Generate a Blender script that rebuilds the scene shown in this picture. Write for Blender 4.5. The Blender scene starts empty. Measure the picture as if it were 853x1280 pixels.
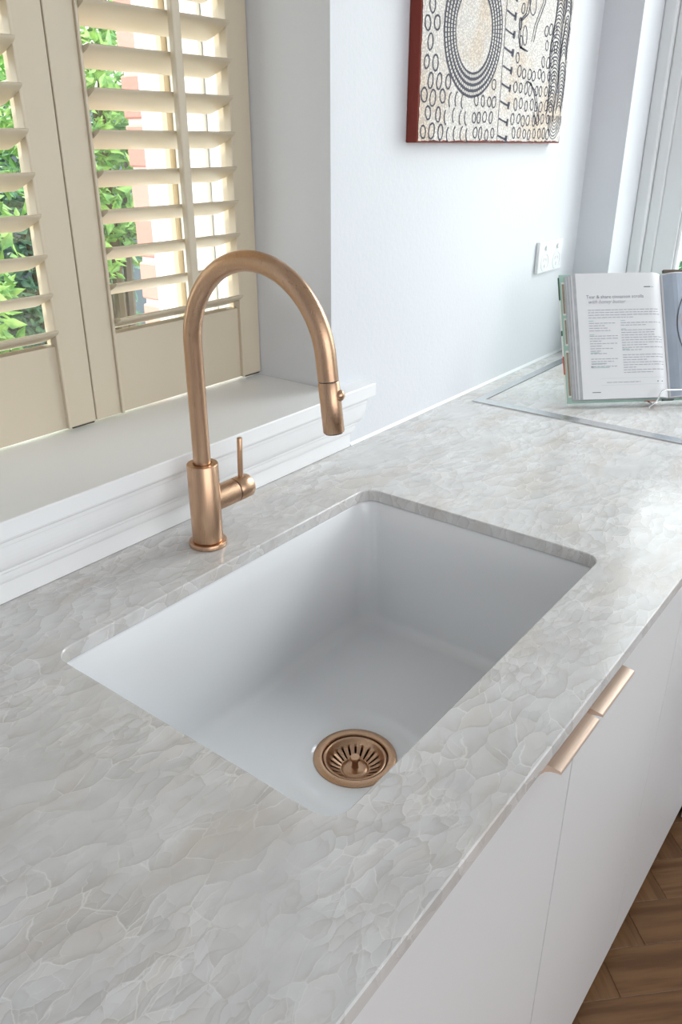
import bpy, bmesh, math, random
from mathutils import Matrix, Vector
random.seed(7)
PI = math.pi
Z0 = 0.9                       # counter top height; all coordinates below are measured from the counter top
scene = bpy.context.scene
C = scene.collection

# ------------------------------------------------------------------ camera
cd = bpy.data.cameras.new('camera'); cam = bpy.data.objects.new('camera', cd); C.objects.link(cam)
yaw, pit, rol = 0.9149, 0.4339, 0.0012
fw = Vector((math.cos(pit)*math.sin(yaw), math.cos(pit)*math.cos(yaw), -math.sin(pit)))
rt = Vector((math.cos(yaw), -math.sin(yaw), 0)); up = rt.cross(fw)
rt2 = math.cos(rol)*rt + math.sin(rol)*up; up2 = -math.sin(rol)*rt + math.cos(rol)*up
cm = Matrix((rt2, up2, -fw)).transposed().to_4x4(); cm.translation = Vector((-0.5436, -0.8122, 0.4943+Z0))
cam.matrix_world = cm
cd.sensor_fit = 'HORIZONTAL'; cd.sensor_width = 36; cd.lens = 994.265/853*36; cd.clip_start = 0.02
scene.camera = cam

# ------------------------------------------------------------------ world and light
w = bpy.data.worlds.new('overcast_sky'); scene.world = w; w.use_nodes = True
bg = w.node_tree.nodes['Background']; bg.inputs[0].default_value = (0.93, 0.965, 1.0, 1); bg.inputs[1].default_value = 2.4
def area(name, loc, look, sx, sy, power, col):
    l = bpy.data.lights.new(name, 'AREA'); l.shape = 'RECTANGLE'; l.size = sx; l.size_y = sy; l.energy = power; l.color = col
    o = bpy.data.objects.new(name, l); C.objects.link(o); o.location = Vector(loc)+Vector((0, 0, Z0))
    o.rotation_euler = (Vector(look)-Vector(loc)).to_track_quat('-Z', 'Y').to_euler(); return o
# daylight through the window in the right wall, and an added fill lamp on the closed far wall for inferred room-side daylight
area('window_right_offscreen', (2.9, -1.05, 2.0), (0.4, -0.45, 0.0), 1.8, 1.7, 46, (0.93, 0.965, 1.0))
area('room_fill_offscreen', (-0.8, -4.09, 0.85), (-0.8, 0, 0.85), 4.0, 1.85, 36, (0.98, 0.99, 1.0))
sl = bpy.data.lights.new('sun_offscreen', 'SUN'); sl.energy = 4.5; sl.angle = math.radians(6); sl.color = (1.0, 0.97, 0.92)
so = bpy.data.objects.new('sun_offscreen', sl); C.objects.link(so); so.rotation_euler = Vector((.45, -.75, -1.15)).to_track_quat('-Z', 'Y').to_euler()
scene.view_settings.view_transform = 'Standard'; scene.view_settings.look = 'None'
scene.view_settings.exposure = 0.8; scene.view_settings.gamma = 1.0; scene.view_settings.use_curve_mapping = False

# ------------------------------------------------------------------ materials
MATS = {}
def srgb(r, g, b):
    f = lambda c: c/12.92 if c <= .04045 else ((c+.055)/1.055)**2.4
    return (f(r/255), f(g/255), f(b/255), 1)
class NT:
    def __init__(s, name):
        s.m = bpy.data.materials.new(name); s.m.use_nodes = True; s.t = s.m.node_tree
        s.b = s.t.nodes['Principled BSDF']; MATS[name] = s.m
    def n(s, kind, **kw):
        nd = s.t.nodes.new('ShaderNode'+kind)
        for k, v in kw.items():
            if k.startswith('i_'):
                key = k[2:].replace('_', ' ')
                nd.inputs[int(key) if key.isdigit() else key].default_value = v
            else: setattr(nd, k, v)
        return nd
    def l(s, a, b): s.t.links.new(a, b)
    def coord(s, out='Object'): return s.n('TexCoord').outputs[out]
    def mapping(s, src, scale=(1, 1, 1), rot=(0, 0, 0), loc=(0, 0, 0)):
        m = s.n('Mapping'); m.inputs['Scale'].default_value = scale; m.inputs['Rotation'].default_value = rot; m.inputs['Location'].default_value = loc
        s.l(src, m.inputs[0]); return m.outputs[0]
    def math(s, op, a, b=None, c=None, clamp=False):
        m = s.n('Math', operation=op, use_clamp=clamp)
        for i, v in enumerate((a, b, c)):
            if v is None: continue
            if isinstance(v, (int, float)): m.inputs[i].default_value = v
            else: s.l(v, m.inputs[i])
        return m.outputs[0]
    def noise(s, src, scale, detail=3, rough=.5, out='Fac'):
        n = s.n('TexNoise', i_Scale=scale, i_Detail=detail, i_Roughness=rough); s.l(src, n.inputs['Vector']); return n.outputs[out]
    def mix(s, fac, a, b, blend='MIX'):
        m = s.n('Mix', data_type='RGBA', blend_type=blend)
        for i, v in ((0, fac), (6, a), (7, b)):
            if isinstance(v, (int, float)): m.inputs[i].default_value = v
            elif isinstance(v, tuple): m.inputs[i].default_value = v
            else: s.l(v, m.inputs[i])
        return m.outputs[2]
    def ramp(s, src, lo, hi):
        m = s.n('MapRange', interpolation_type='SMOOTHSTEP', i_1=lo, i_2=hi); s.l(src, m.inputs[0]); return m.outputs[0]
    def bump(s, h, strength=.1, dist=.001):
        b = s.n('Bump', i_Strength=strength, i_Distance=dist); s.l(h, b.inputs['Height']); s.l(b.outputs[0], s.b.inputs['Normal'])
    def set(s, col=None, rough=.5, metal=0, spec=.5):
        if col is not None:
            if isinstance(col, tuple): s.b.inputs['Base Color'].default_value = col
            else: s.l(col, s.b.inputs['Base Color'])
        s.b.inputs['Roughness'].default_value = rough; s.b.inputs['Metallic'].default_value = metal
        s.b.inputs['Specular IOR Level'].default_value = spec
        return s.m
def plain(name, col, rough=.5, metal=0, spec=.5, vary=.04, scale=8, bump=0, bscale=200):
    t = NT(name); c = t.coord(); n = t.noise(c, scale, 4)
    dark = tuple(x*(1-vary) for x in col[:3])+(1,)
    t.set(t.mix(n, col, dark), rough, metal, spec)
    if bump: t.bump(t.noise(c, bscale, 4), bump, .001)
    return t.m

plain('wall_paint', (.742, .758, .792, 1), .55, vary=.02, scale=3, bump=.35, bscale=140)
plain('ceiling_paint', (.82, .82, .82, 1), .7, vary=.02)
plain('gloss_trim', (.90, .905, .91, 1), .28, vary=.02)
plain('frame_white', (.82, .83, .84, 1), .3, vary=.02)
plain('timber_tan', (.62, .50, .34, 1), .45, vary=.15, scale=20)
plain('shutter_cream', (.66, .575, .44, 1), .38, vary=.03, scale=12)
plain('cabinet_lacquer', (.76, .76, .765, 1), .42, vary=.01, bump=.03, bscale=400)
plain('carcass_white', (.7, .7, .69, 1), .5)
plain('subfloor', srgb(70, 50, 34), .7, vary=.2)
plain('kick_dark', (.3, .29, .28, 1), .5)
plain('ceramic', (.86, .87, .885, 1), .10, vary=.01, spec=.55)
plain('steel', (.72, .73, .74, 1), .24, 1, vary=.04, scale=60)
plain('black_iron', (.05, .045, .04, 1), .45, vary=.2)
plain('silicone', (.85, .86, .87, 1), .4, vary=.01)
plain('socket_plastic', (.86, .865, .875, 1), .22, vary=.01)
plain('socket_slot', (.42, .42, .44, 1), .5)
plain('slot_dark', (.10, .10, .11, 1), .5)
plain('canvas_red', srgb(134, 52, 38), .7, vary=.18, scale=40, bump=.3, bscale=600)
plain('paint_ink', srgb(66, 66, 82), .7, vary=.3, scale=90)
plain('paint_cream', srgb(222, 216, 208), .7, vary=.1, scale=90)
plain('page_edge', (.66, .67, .69, 1), .7, vary=.3, scale=70)
plain('page_paper', (.76, .76, .775, 1), .6, vary=.01)
plain('print_ink', (.10, .105, .13, 1), .7, vary=.2)
plain('print_grey', (.47, .48, .53, 1), .7, vary=.3, scale=300)
plain('title_grey', (.26, .27, .31, 1), .7)
plain('print_teal', srgb(176, 204, 204), .7)
plain('cover_mint', srgb(165, 198, 184), .5, vary=.05)
plain('cover_red', srgb(205, 80, 50), .5)
plain('cover_green', srgb(58, 92, 62), .5, vary=.4, scale=150)
plain('card_white', srgb(226, 226, 218), .6)
plain('card_photo', srgb(176, 160, 140), .6, vary=.5, scale=90)
plain('photo_blue', (.50, .57, .68, 1), .5, vary=.35, scale=14)
plain('photo_cloth', (.52, .52, .57, 1), .6, vary=.35, scale=25)
plain('bread', srgb(176, 130, 88), .6, vary=.4, scale=60)
plain('walnut', srgb(92, 78, 62), .5, vary=.3)
plain('mortar', (.72, .68, .63, 1), .9, vary=.15, scale=60, bump=.5)
plain('soil', (.12, .10, .07, 1), .95, vary=.4)
plain('bark', (.16, .12, .08, 1), .9, vary=.4, scale=30)
plain('fence_slate', srgb(98, 112, 120), .7, vary=.2, scale=10)

t = NT('brick_red'); c = t.coord('Generated'); oi = t.n('ObjectInfo')
t.set(t.mix(oi.outputs['Random'], srgb(192, 122, 110), srgb(206, 146, 134)), .85); t.bump(t.noise(t.coord(), 90, 5), .5, .002)

def copper(name, col, rough):
    t = NT(name); c = t.coord()
    st = t.noise(t.mapping(c, (900, 900, 14)), 1.0, 2)
    t.set(t.mix(t.ramp(st, .3, .7), col, tuple(x*.93 for x in col[:3])+(1,)), rough, 1)
    r = t.math('MULTIPLY_ADD', st, .10, rough-.05); t.l(r, t.b.inputs['Roughness']); return t.m
copper('brushed_copper', (.58, .375, .245, 1), .29)
t = NT('handle_copper'); c = t.coord()
st = t.noise(t.mapping(c, (10, 700, 700)), 1.0, 2)
t.set(t.mix(t.ramp(st, .3, .7), (.92, .74, .61, 1), (.87, .67, .54, 1)), .40, 1)

# window glass: clear with a faint reflection
t = NT('pane_glass'); tr = t.n('BsdfTransparent'); gl = t.n('BsdfGlossy'); gl.inputs['Roughness'].default_value = .02
lw = t.n('LayerWeight', i_Blend=.5); fr = t.n('Math', operation='MULTIPLY_ADD'); pw = t.n('Math', operation='POWER'); mx = t.n('MixShader'); out = t.t.nodes['Material Output']
tr.inputs[0].default_value = (.95, .97, .96, 1)
t.l(lw.outputs['Facing'], pw.inputs[0]); pw.inputs[1].default_value = 4.0; t.l(pw.outputs[0], fr.inputs[0]); fr.inputs[1].default_value = .6; fr.inputs[2].default_value = .035
t.l(fr.outputs[0], mx.inputs[0]); t.l(tr.outputs[0], mx.inputs[1]); t.l(gl.outputs[0], mx.inputs[2]); t.l(mx.outputs[0], out.inputs[0])

# quartzite: fractured plates, pale seams, warm clouds
def stone(name, lo, hi, warmth):
    t = NT(name); c0 = t.coord()
    wn = t.n('TexNoise', i_Scale=5.0, i_Detail=3.0); t.l(c0, wn.inputs['Vector'])
    wn2 = t.n('TexNoise', i_Scale=26.0, i_Detail=5.0); t.l(c0, wn2.inputs['Vector'])
    def warp(src, nz, amt):
        s1 = t.n('VectorMath', operation='SUBTRACT'); t.l(nz, s1.inputs[0]); s1.inputs[1].default_value = (.5, .5, .5)
        s2 = t.n('VectorMath', operation='SCALE'); t.l(s1.outputs[0], s2.inputs[0]); s2.inputs['Scale'].default_value = amt
        s3 = t.n('VectorMath', operation='ADD'); t.l(src, s3.inputs[0]); t.l(s2.outputs[0], s3.inputs[1]); return s3.outputs[0]
    c = warp(warp(c0, wn.outputs['Color'], .048), wn2.outputs['Color'], .020)
    def plates(rotz, sc, seedloc, direction, rnd=1.0):
        m = t.mapping(c, sc, (0, 0, rotz), seedloc)
        e = t.n('TexVoronoi', feature='DISTANCE_TO_EDGE', i_Scale=1.0, i_Randomness=rnd); t.l(m, e.inputs['Vector'])
        f = t.n('TexVoronoi', feature='F1', i_Scale=1.0, i_Randomness=rnd); t.l(m, f.inputs['Vector'])
        d = t.n('VectorMath', operation='SUBTRACT'); t.l(m, d.inputs[0]); t.l(f.outputs['Position'], d.inputs[1])
        dp = t.n('VectorMath', operation='DOT_PRODUCT'); t.l(d.outputs[0], dp.inputs[0]); dp.inputs[1].default_value = direction
        sep = t.n('SeparateColor'); t.l(f.outputs['Color'], sep.inputs[0])
        return e.outputs['Distance'], dp.outputs['Value'], sep.outputs[0]
    def region(loc, scale, lo, hi): return t.ramp(t.noise(t.mapping(c0, (1, 1, 1), (0, 0, 0), loc), scale, 3, .6), lo, hi)
    layers = [(.30, (24, 54, 30), (0, 0, 0), (.35, .94, 0), region((9.2, 3.7, 0), 6, .36, .56), 1.0),
              (-.55, (37, 84, 46), (3, 1, 0), (-.3, .95, 0), region((4.2, 1.7, 0), 7, .40, .60), .8),
              (1.05, (44, 100, 54), (7, 5, 0), (.5, -.86, 0), region((1.2, 8.7, 0), 8, .44, .62), .8)]
    tone = t.math('MULTIPLY', t.math('SUBTRACT', t.noise(c, 13, 6, .62), .5), .85)
    seam = None; hair = None; tint = None
    for rz, sc, sl_, dr, reg, amp in layers:
        e, g, r = plates(rz, sc, sl_, dr)
        sh = t.math('MULTIPLY', t.math('SUBTRACT', t.ramp(g, -.6, .5), .5), .26*amp)
        cl = t.math('MULTIPLY', t.math('SUBTRACT', r, .5), .24*amp)
        tone = t.math('ADD', tone, t.math('MULTIPLY', t.math('ADD', sh, cl), reg))
        tn = t.math('MULTIPLY', t.ramp(r, .62, 1.0), reg); tint = tn if tint is None else t.math('MAXIMUM', tint, tn)
        wide = t.math('MULTIPLY_ADD', t.ramp(t.noise(c, 26, 3), .42, .62), .030, .004)
        ln = t.math('SUBTRACT', 1.0, t.math('DIVIDE', e, wide), clamp=True)
        ln = t.math('MULTIPLY', ln, t.math('MULTIPLY', reg, amp))
        seam = ln if seam is None else t.math('MAXIMUM', seam, ln)
        hr = t.math('MULTIPLY', t.math('SUBTRACT', 1.0, t.ramp(e, .02, .16)), t.math('MULTIPLY', t.ramp(g, -.05, -.4), reg))
        hair = hr if hair is None else t.math('MAXIMUM', hair, hr)
    fac = t.math('ADD', tone, .55, clamp=True)
    base = t.mix(fac, lo, hi)
    base = t.mix(t.math('MULTIPLY', tint, .20), base, (.58, .50, .445, 1))
    warm = t.ramp(t.noise(t.mapping(c, (1, 2.2, 1), (0, 0, -.4), (1.3, .2, 0)), 5.5, 4, .6), .48, .72)
    wf = t.math('MULTIPLY', warm, warmth, clamp=True)
    base = t.mix(wf, base, (.52, .44, .365, 1))
    base = t.mix(t.math('MULTIPLY', hair, .42), base, (.47, .435, .405, 1))
    base = t.mix(t.math('MULTIPLY', seam, .48), base, (.90, .89, .87, 1))
    t.set(base, .17, 0, .5)
    t.l(t.math('MULTIPLY_ADD', t.noise(c, 40, 2), .10, .13), t.b.inputs['Roughness'])
    return t.m
stone('quartzite', (.47, .46, .45, 1), (.765, .76, .755, 1), .46)

# oak floor
t = NT('oak'); c = t.coord(); oi = t.n('ObjectInfo')
off = t.n('CombineXYZ'); t.l(t.math('MULTIPLY', oi.outputs['Random'], 37.0), off.inputs[0]); t.l(t.math('MULTIPLY', oi.outputs['Random'], 91.0), off.inputs[1])
ad = t.n('VectorMath', operation='ADD'); t.l(c, ad.inputs[0]); t.l(off.outputs[0], ad.inputs[1])
g = t.noise(t.mapping(ad.outputs[0], (2.0, 26, 10)), 1.6, 5, .6); g2 = t.noise(t.mapping(ad.outputs[0], (5, 160, 10)), 1.0, 3)
col = t.mix(t.ramp(g, .35, .68), srgb(156, 118, 80), srgb(108, 74, 46)); col = t.mix(t.math('MULTIPLY', g2, .35), col, srgb(126, 92, 62))
col = t.mix(t.math('MULTIPLY', oi.outputs['Random'], .4), col, srgb(118, 84, 56))
t.set(col, .42); t.bump(g2, .08, .001)

# canvas: stippled cream ground
t = NT('canvas_stipple'); c = t.coord()
v = t.n('TexVoronoi', feature='F1', i_Scale=330.0); t.l(c, v.inputs['Vector'])
dot = t.ramp(v.outputs['Distance'], .32, .62)
col = t.mix(dot, srgb(240, 236, 230), srgb(205, 198, 192)); col = t.mix(t.ramp(t.noise(c, 9, 3), .45, .65), col, srgb(246, 234, 220), 'MULTIPLY')
t.set(col, .75); t.bump(dot, .3, .001)

# leaves
for nm, a, b in (('leaf_bright', srgb(172, 214, 118), srgb(104, 160, 86)), ('leaf_dark', srgb(106, 150, 112), srgb(62, 104, 88))):
    t = NT(nm); c = t.coord(); n = t.noise(c, 22, 2)
    t.set(t.mix(t.ramp(n, .35, .65), a, b), .45); t.b.inputs['Transmission Weight'].default_value = 0
    t.b.inputs['Subsurface Weight'].default_value = 0

# ------------------------------------------------------------------ building helpers
def tag(o, label, cat, group=None):
    o['label'] = label; o['category'] = cat
    if group: o['group'] = group
    return o
def thing(name, label, cat, loc=(0, 0, 0), group=None, mat=None):
    o = bpy.data.objects.new(name, None); C.objects.link(o); o.empty_display_size = .05
    if mat is not None: o.matrix_world = Matrix.Translation((0, 0, Z0)) @ mat
    else: o.location = (loc[0], loc[1], loc[2]+Z0)
    return tag(o, label, cat, group)
def chain(p):
    m = Matrix.Identity(4)
    while p is not None: m = p.matrix_basis @ m; p = p.parent
    return m
def obj(name, bm, mat, parent=None, smooth=False, local=False, mods=None):
    """local=False: vertices are given in counter-based place coordinates; the origin goes to the base of the piece"""
    bmesh.ops.recalc_face_normals(bm, faces=bm.faces)
    o = bpy.data.objects.new(name, bpy.data.meshes.new(name))
    if not local:
        bm.transform(Matrix.Translation((0, 0, Z0)))
        xs = [v.co.x for v in bm.verts]; ys = [v.co.y for v in bm.verts]; zs = [v.co.z for v in bm.verts]
        org = Vector(((min(xs)+max(xs))/2, (min(ys)+max(ys))/2, min(zs)))
        if parent is not None:
            pm = chain(parent)
            bm.transform(Matrix.Translation(-org)); o.location = pm.inverted() @ org
        else:
            bm.transform(Matrix.Translation(-org)); o.location = org
    bm.to_mesh(o.data); bm.free()
    o.data.materials.append(MATS[mat]); C.objects.link(o); o.parent = parent
    if smooth:
        for p in o.data.polygons: p.use_smooth = True
        if smooth is not True:
            mark_sharp(o.data, smooth)
    return o
def mark_sharp(me, deg):
    b = bmesh.new(); b.from_mesh(me)
    for e in b.edges:
        e.smooth = not (len(e.link_faces) == 2 and e.calc_face_angle() > math.radians(deg))
    b.to_mesh(me); b.free()
def fixed_origin(o):
    """move the origin back to the place's zero point so that textures run on across pieces"""
    off = Vector(o.location)-Vector((0, 0, Z0)); o.data.transform(Matrix.Translation(off)); o.location = (0, 0, Z0); return o
def struct(name, bm, mat, parent=None, **k):
    o = obj(name, bm, mat, parent, **k)
    if parent is None: o['kind'] = 'structure'
    return o
def box(bm, x0, x1, y0, y1, z0, z1, bev=0, seg=2):
    r = bmesh.ops.create_cube(bm, size=1)
    vs = r['verts']
    for v in vs:
        v.co = Vector((x0 if v.co.x < 0 else x1, y0 if v.co.y < 0 else y1, z0 if v.co.z < 0 else z1))
    if bev:
        es = {e for v in vs for e in v.link_edges}
        bmesh.ops.bevel(bm, geom=list(es), offset=bev, segments=seg, affect='EDGES', profile=.5)
    return bm
def B(*a, **k): return box(bmesh.new(), *a, **k)
def rings(bm, loops, close=True, cap0=False, cap1=False):
    R = [[bm.verts.new(p) for p in lp] for lp in loops]; n = len(R[0])
    for a, b in zip(R, R[1:]):
        for i in range(n if close else n-1):
            j = (i+1) % n
            bm.faces.new((a[i], a[j], b[j], b[i]))
    if cap0: bm.faces.new(R[0])
    if cap1: bm.faces.new(R[-1])
    return R
def lathe(prof, c=(0, 0, 0), axis='z', n=48, cap0=True, cap1=True, bm=None):
    bm = bm or bmesh.new(); loops = []
    for r, h in prof:
        lp = []
        for i in range(n):
            a = 2*PI*i/n; p, q = r*math.cos(a), r*math.sin(a)
            lp.append({'z': (c[0]+p, c[1]+q, c[2]+h), 'x': (c[0]+h, c[1]+p, c[2]+q), 'y': (c[0]+p, c[1]+h, c[2]+q)}[axis])
        loops.append(lp)
    rings(bm, loops, True, cap0, cap1); return bm
def tube(path, r, n=20, bm=None, cap=True):
    bm = bm or bmesh.new(); P = [Vector(p) for p in path]; loops = []; nrm = None
    for i, p in enumerate(P):
        d = (P[min(i+1, len(P)-1)]-P[max(i-1, 0)]).normalized()
        if nrm is None:
            nrm = d.cross(Vector((1, 0, 0)));  nrm = d.cross(Vector((0, 1, 0))) if nrm.length < .1 else nrm; nrm.normalize()
        else: nrm = (nrm-d*nrm.dot(d)).normalized()
        bn = d.cross(nrm); rr = r[i] if isinstance(r, (list, tuple)) else r
        loops.append([p+rr*(math.cos(2*PI*k/n)*nrm+math.sin(2*PI*k/n)*bn) for k in range(n)])
    rings(bm, loops, True, cap, cap); return bm
def prism_x(prof, x0, x1, bm=None):
    """profile of (y, z) points run along x"""
    bm = bm or bmesh.new(); rings(bm, [[(x, p[0], p[1]) for p in prof] for x in (x0, x1)], True, True, True); return bm
def rrect(x0, x1, y0, y1, r, z, n=8):
    pts = []
    for cx, cy, a0 in ((x1-r, y1-r, 0), (x0+r, y1-r, PI/2), (x0+r, y0+r, PI), (x1-r, y0+r, 1.5*PI)):
        for i in range(n+1):
            a = a0+PI/2*i/n; pts.append((cx+r*math.cos(a), cy+r*math.sin(a), z))
    return pts
def rrect_e(x0, x1, y0, y1, r, z, n=8, m=12):
    P = rrect(x0, x1, y0, y1, r, z, n); out = []
    for k in range(4):
        out += P[k*(n+1):(k+1)*(n+1)]; a = P[k*(n+1)+n]; b = P[((k+1) % 4)*(n+1)]
        out += [tuple(a[i]+(b[i]-a[i])*q/(m+1) for i in range(3)) for q in range(1, m+1)]
    return out
def linked(o, loc, rotz=None, parent=None):
    c = o.copy(); C.objects.link(c); c.parent = parent if parent is not None else o.parent; c.location = loc
    if rotz is not None: c.rotation_euler = (0, 0, rotz)
    return c

# ------------------------------------------------------------------ room shell
XR = 1.48            # right wall
WL, WR = -0.229, 0.485   # window opening above the sink
WTOP, SILL = 1.26, 0.1157
bm = bmesh.new()
T = 0.42
box(bm, -3.2, WL, 0, T, -Z0, 1.8); box(bm, WR, XR+.3, 0, T, -Z0, 1.8)
box(bm, WL, WR, 0, T, -Z0, SILL-.02); box(bm, WL, WR, 0, T, WTOP, 1.8)
struct('wall_back', bm, 'wall_paint')
# right wall with a window above the counter
RY0, RY1, RZ0, RZ1 = -1.75, -0.091, 0.05, 1.40
bm = bmesh.new()
box(bm, XR, XR+.22, RY1, 0, -Z0, 1.8); box(bm, XR, XR+.22, -4.1, RY0, -Z0, 1.8)
box(bm, XR, XR+.22, RY0, RY1, -Z0, RZ0); box(bm, XR, XR+.22, RY0, RY1, RZ1, 1.8)
struct('wall_right', bm, 'wall_paint')
struct('wall_front', B(-3.2, XR+.22, -4.3, -4.1, -Z0, 1.8), 'wall_paint')
struct('wall_left', B(-3.2, -3.0, -4.1, 0, -Z0, 1.8), 'wall_paint')
struct('ceiling', B(-3.2, XR+.22, -4.3, T, 1.8, 1.9), 'ceiling_paint')
fl = struct('floor', B(-3.2, XR+.22, -4.3, T, -Z0-.10, -Z0-.012), 'subfloor')
# herringbone planks, two bevelled masters (along and across), placed at 45 degrees
PW, PL = .0925, .4625
bm = B(-PL/2+.0003, PL/2-.0003, -PW/2+.0003, PW/2-.0003, -.012, 0, bev=.0006, seg=1)
pm = obj('plank', bm, 'oak', fl, local=True); first = True
s2 = math.sqrt(.5); S0, T0 = .996, .085
cand = []
for k in range(-45, 46):
    for m in range(-14, 15):
        a0, b0 = k*PW+m*PL, k*PW-m*PL
        cand.append((a0+PL/2, b0+PW/2, 0)); cand.append((PL+a0+PW/2, b0+PW-PL/2, 1))
sel = []
for a, b, kind in cand:
    s, tt = S0+a, T0+b      # s axis = (1,-1)/sqrt2 , t axis = (1,1)/sqrt2
    x, y = (s+tt)*s2, (tt-s)*s2
    if -1.6 < x < 1.35 and -2.0 < y < -.15: sel.append((math.hypot(x-.6, y+.75), x, y, kind))
sel.sort()
pinv = chain(fl).inverted()
for d, x, y, kind in sel[:300]:
    ang = -PI/4 if kind == 0 else PI/4
    o = pm if first else linked(pm, (0, 0, 0)); first = False
    o.location = pinv @ Vector((x, y, 0)); o.rotation_euler = (0, 0, ang)
# the rest of the floor, too far out of view to tell planks apart
if len(sel) > 300:
    rest = bmesh.new()
    for d, x, y, kind in sel[300:]:
        ang = -PI/4 if kind == 0 else PI/4
        q = bmesh.new(); box(q, -PL/2+.0003, PL/2-.0003, -PW/2+.0003, PW/2-.0003, -.012, 0)
        q.transform(Matrix.Translation((x, y, -Z0)) @ Matrix.Rotation(ang, 4, 'Z')); me = bpy.data.meshes.new('tmp'); q.to_mesh(me); q.free(); rest.from_mesh(me); bpy.data.meshes.remove(me)
    o = obj('far_planks', rest, 'oak', fl); o['kind'] = 'stuff'

# sill with stepped, mitre-returned moulding (window sill above the counter)
prof = [(.036, SILL), (.036, SILL), (.036, .0945), (.0355, .0935), (.027, .0935), (.027, .088), (.0255, .0865), (.0245, .0855), (.0245, .081)]
for i in range(9):
    a = PI/2*i/8; prof.append((.0245-.012*(1-math.cos(a))-.0005, .080-.034*math.sin(a)))
prof += [(.0125, .0445), (.0125, .0425), (.0105, .0405)]
for i in range(6):
    a = PI/2*i/5; prof.append((.0045+.006*math.cos(a), .040-.014*math.sin(a)))
prof += [(.0038, .0255), (.0038, .0008)]
loops = []
for i, (d, z) in enumerate(prof):
    dd = d-.0012 if i == 0 else d; zz = z-.0012 if i == 1 else z
    loops.append([(WL-.044-dd, 0.001, zz), (WL-.044-dd, -dd, zz), (WR+.044+dd, -dd, zz), (WR+.044+dd, 0.001, zz)])
bm = bmesh.new(); rings(bm, loops, True, True, True)
box(bm, WL+.001, WR-.001, -.02, .352, SILL-.02, SILL-.0002)
struct('trim_1', bm, 'gloss_trim')
bm = prism_x([(0, 0.0005), (-.004, 0.0005), (-.0028, .0022), (-.0014, .0042), (0, .0055)], WR+.052, XR)
struct('trim_2', bm, 'silicone')

# ------------------------------------------------------------------ window behind the shutters
wn = bpy.data.objects.new('window_1', None); C.objects.link(wn); wn.location = ((WL+WR)/2, .30, SILL+Z0); wn['kind'] = 'structure'
def frame(x0, x1, y0, y1, z0, z1, tw, th=None):
    th = th or tw; bm = bmesh.new()
    box(bm, x0, x0+tw, y0, y1, z0, z1, bev=.002, seg=1); box(bm, x1-tw, x1, y0, y1, z0, z1, bev=.002, seg=1)
    box(bm, x0+tw, x1-tw, y0, y1, z0, z0+th, bev=.002, seg=1); box(bm, x0+tw, x1-tw, y0, y1, z1-th, z1, bev=.002, seg=1); return bm
obj('jamb_lining', frame(WL, WR, .195, .258, SILL, WTOP, .004), 'frame_white', wn)
obj('inner_frame', frame(WL, WR, .259, .335, SILL, WTOP, .010), 'frame_white', wn)
obj('sash', frame(WL+.003, WR-.003, .336, .352, SILL, WTOP, .016, .03), 'timber_tan', wn)
obj('pane', B(WL+.012, WR-.012, .3535, .3575, SILL+.02, WTOP-.02), 'pane_glass', wn)
obj('outer_frame', frame(WL, WR, .358, .418, SILL-.01, WTOP, .008, .01), 'frame_white', wn)
# brick reveal outside
wo = struct('wall_outside', B(WR+.006, WR+.45, .421, .470, -1.3, 1.5), 'mortar')
bm = B(-.115, .115, -.0275, .0275, -.038, .038, bev=.003, seg=1); brick = obj('brick', bm, 'brick_red', wo, local=True)
inv = chain(wo).inverted(); first = True
for k in range(-6, 18):
    z = .2515+.0792*k
    for col in range(2):
        o = brick if first else linked(brick, (0, 0, 0)); first = False
        o.location = inv @ Vector((WR+.115+col*.24+(-.0 if k % 2 == 0 else -.0), .4475, z+Z0)); o.scale = (1, 1, .90)

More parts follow.
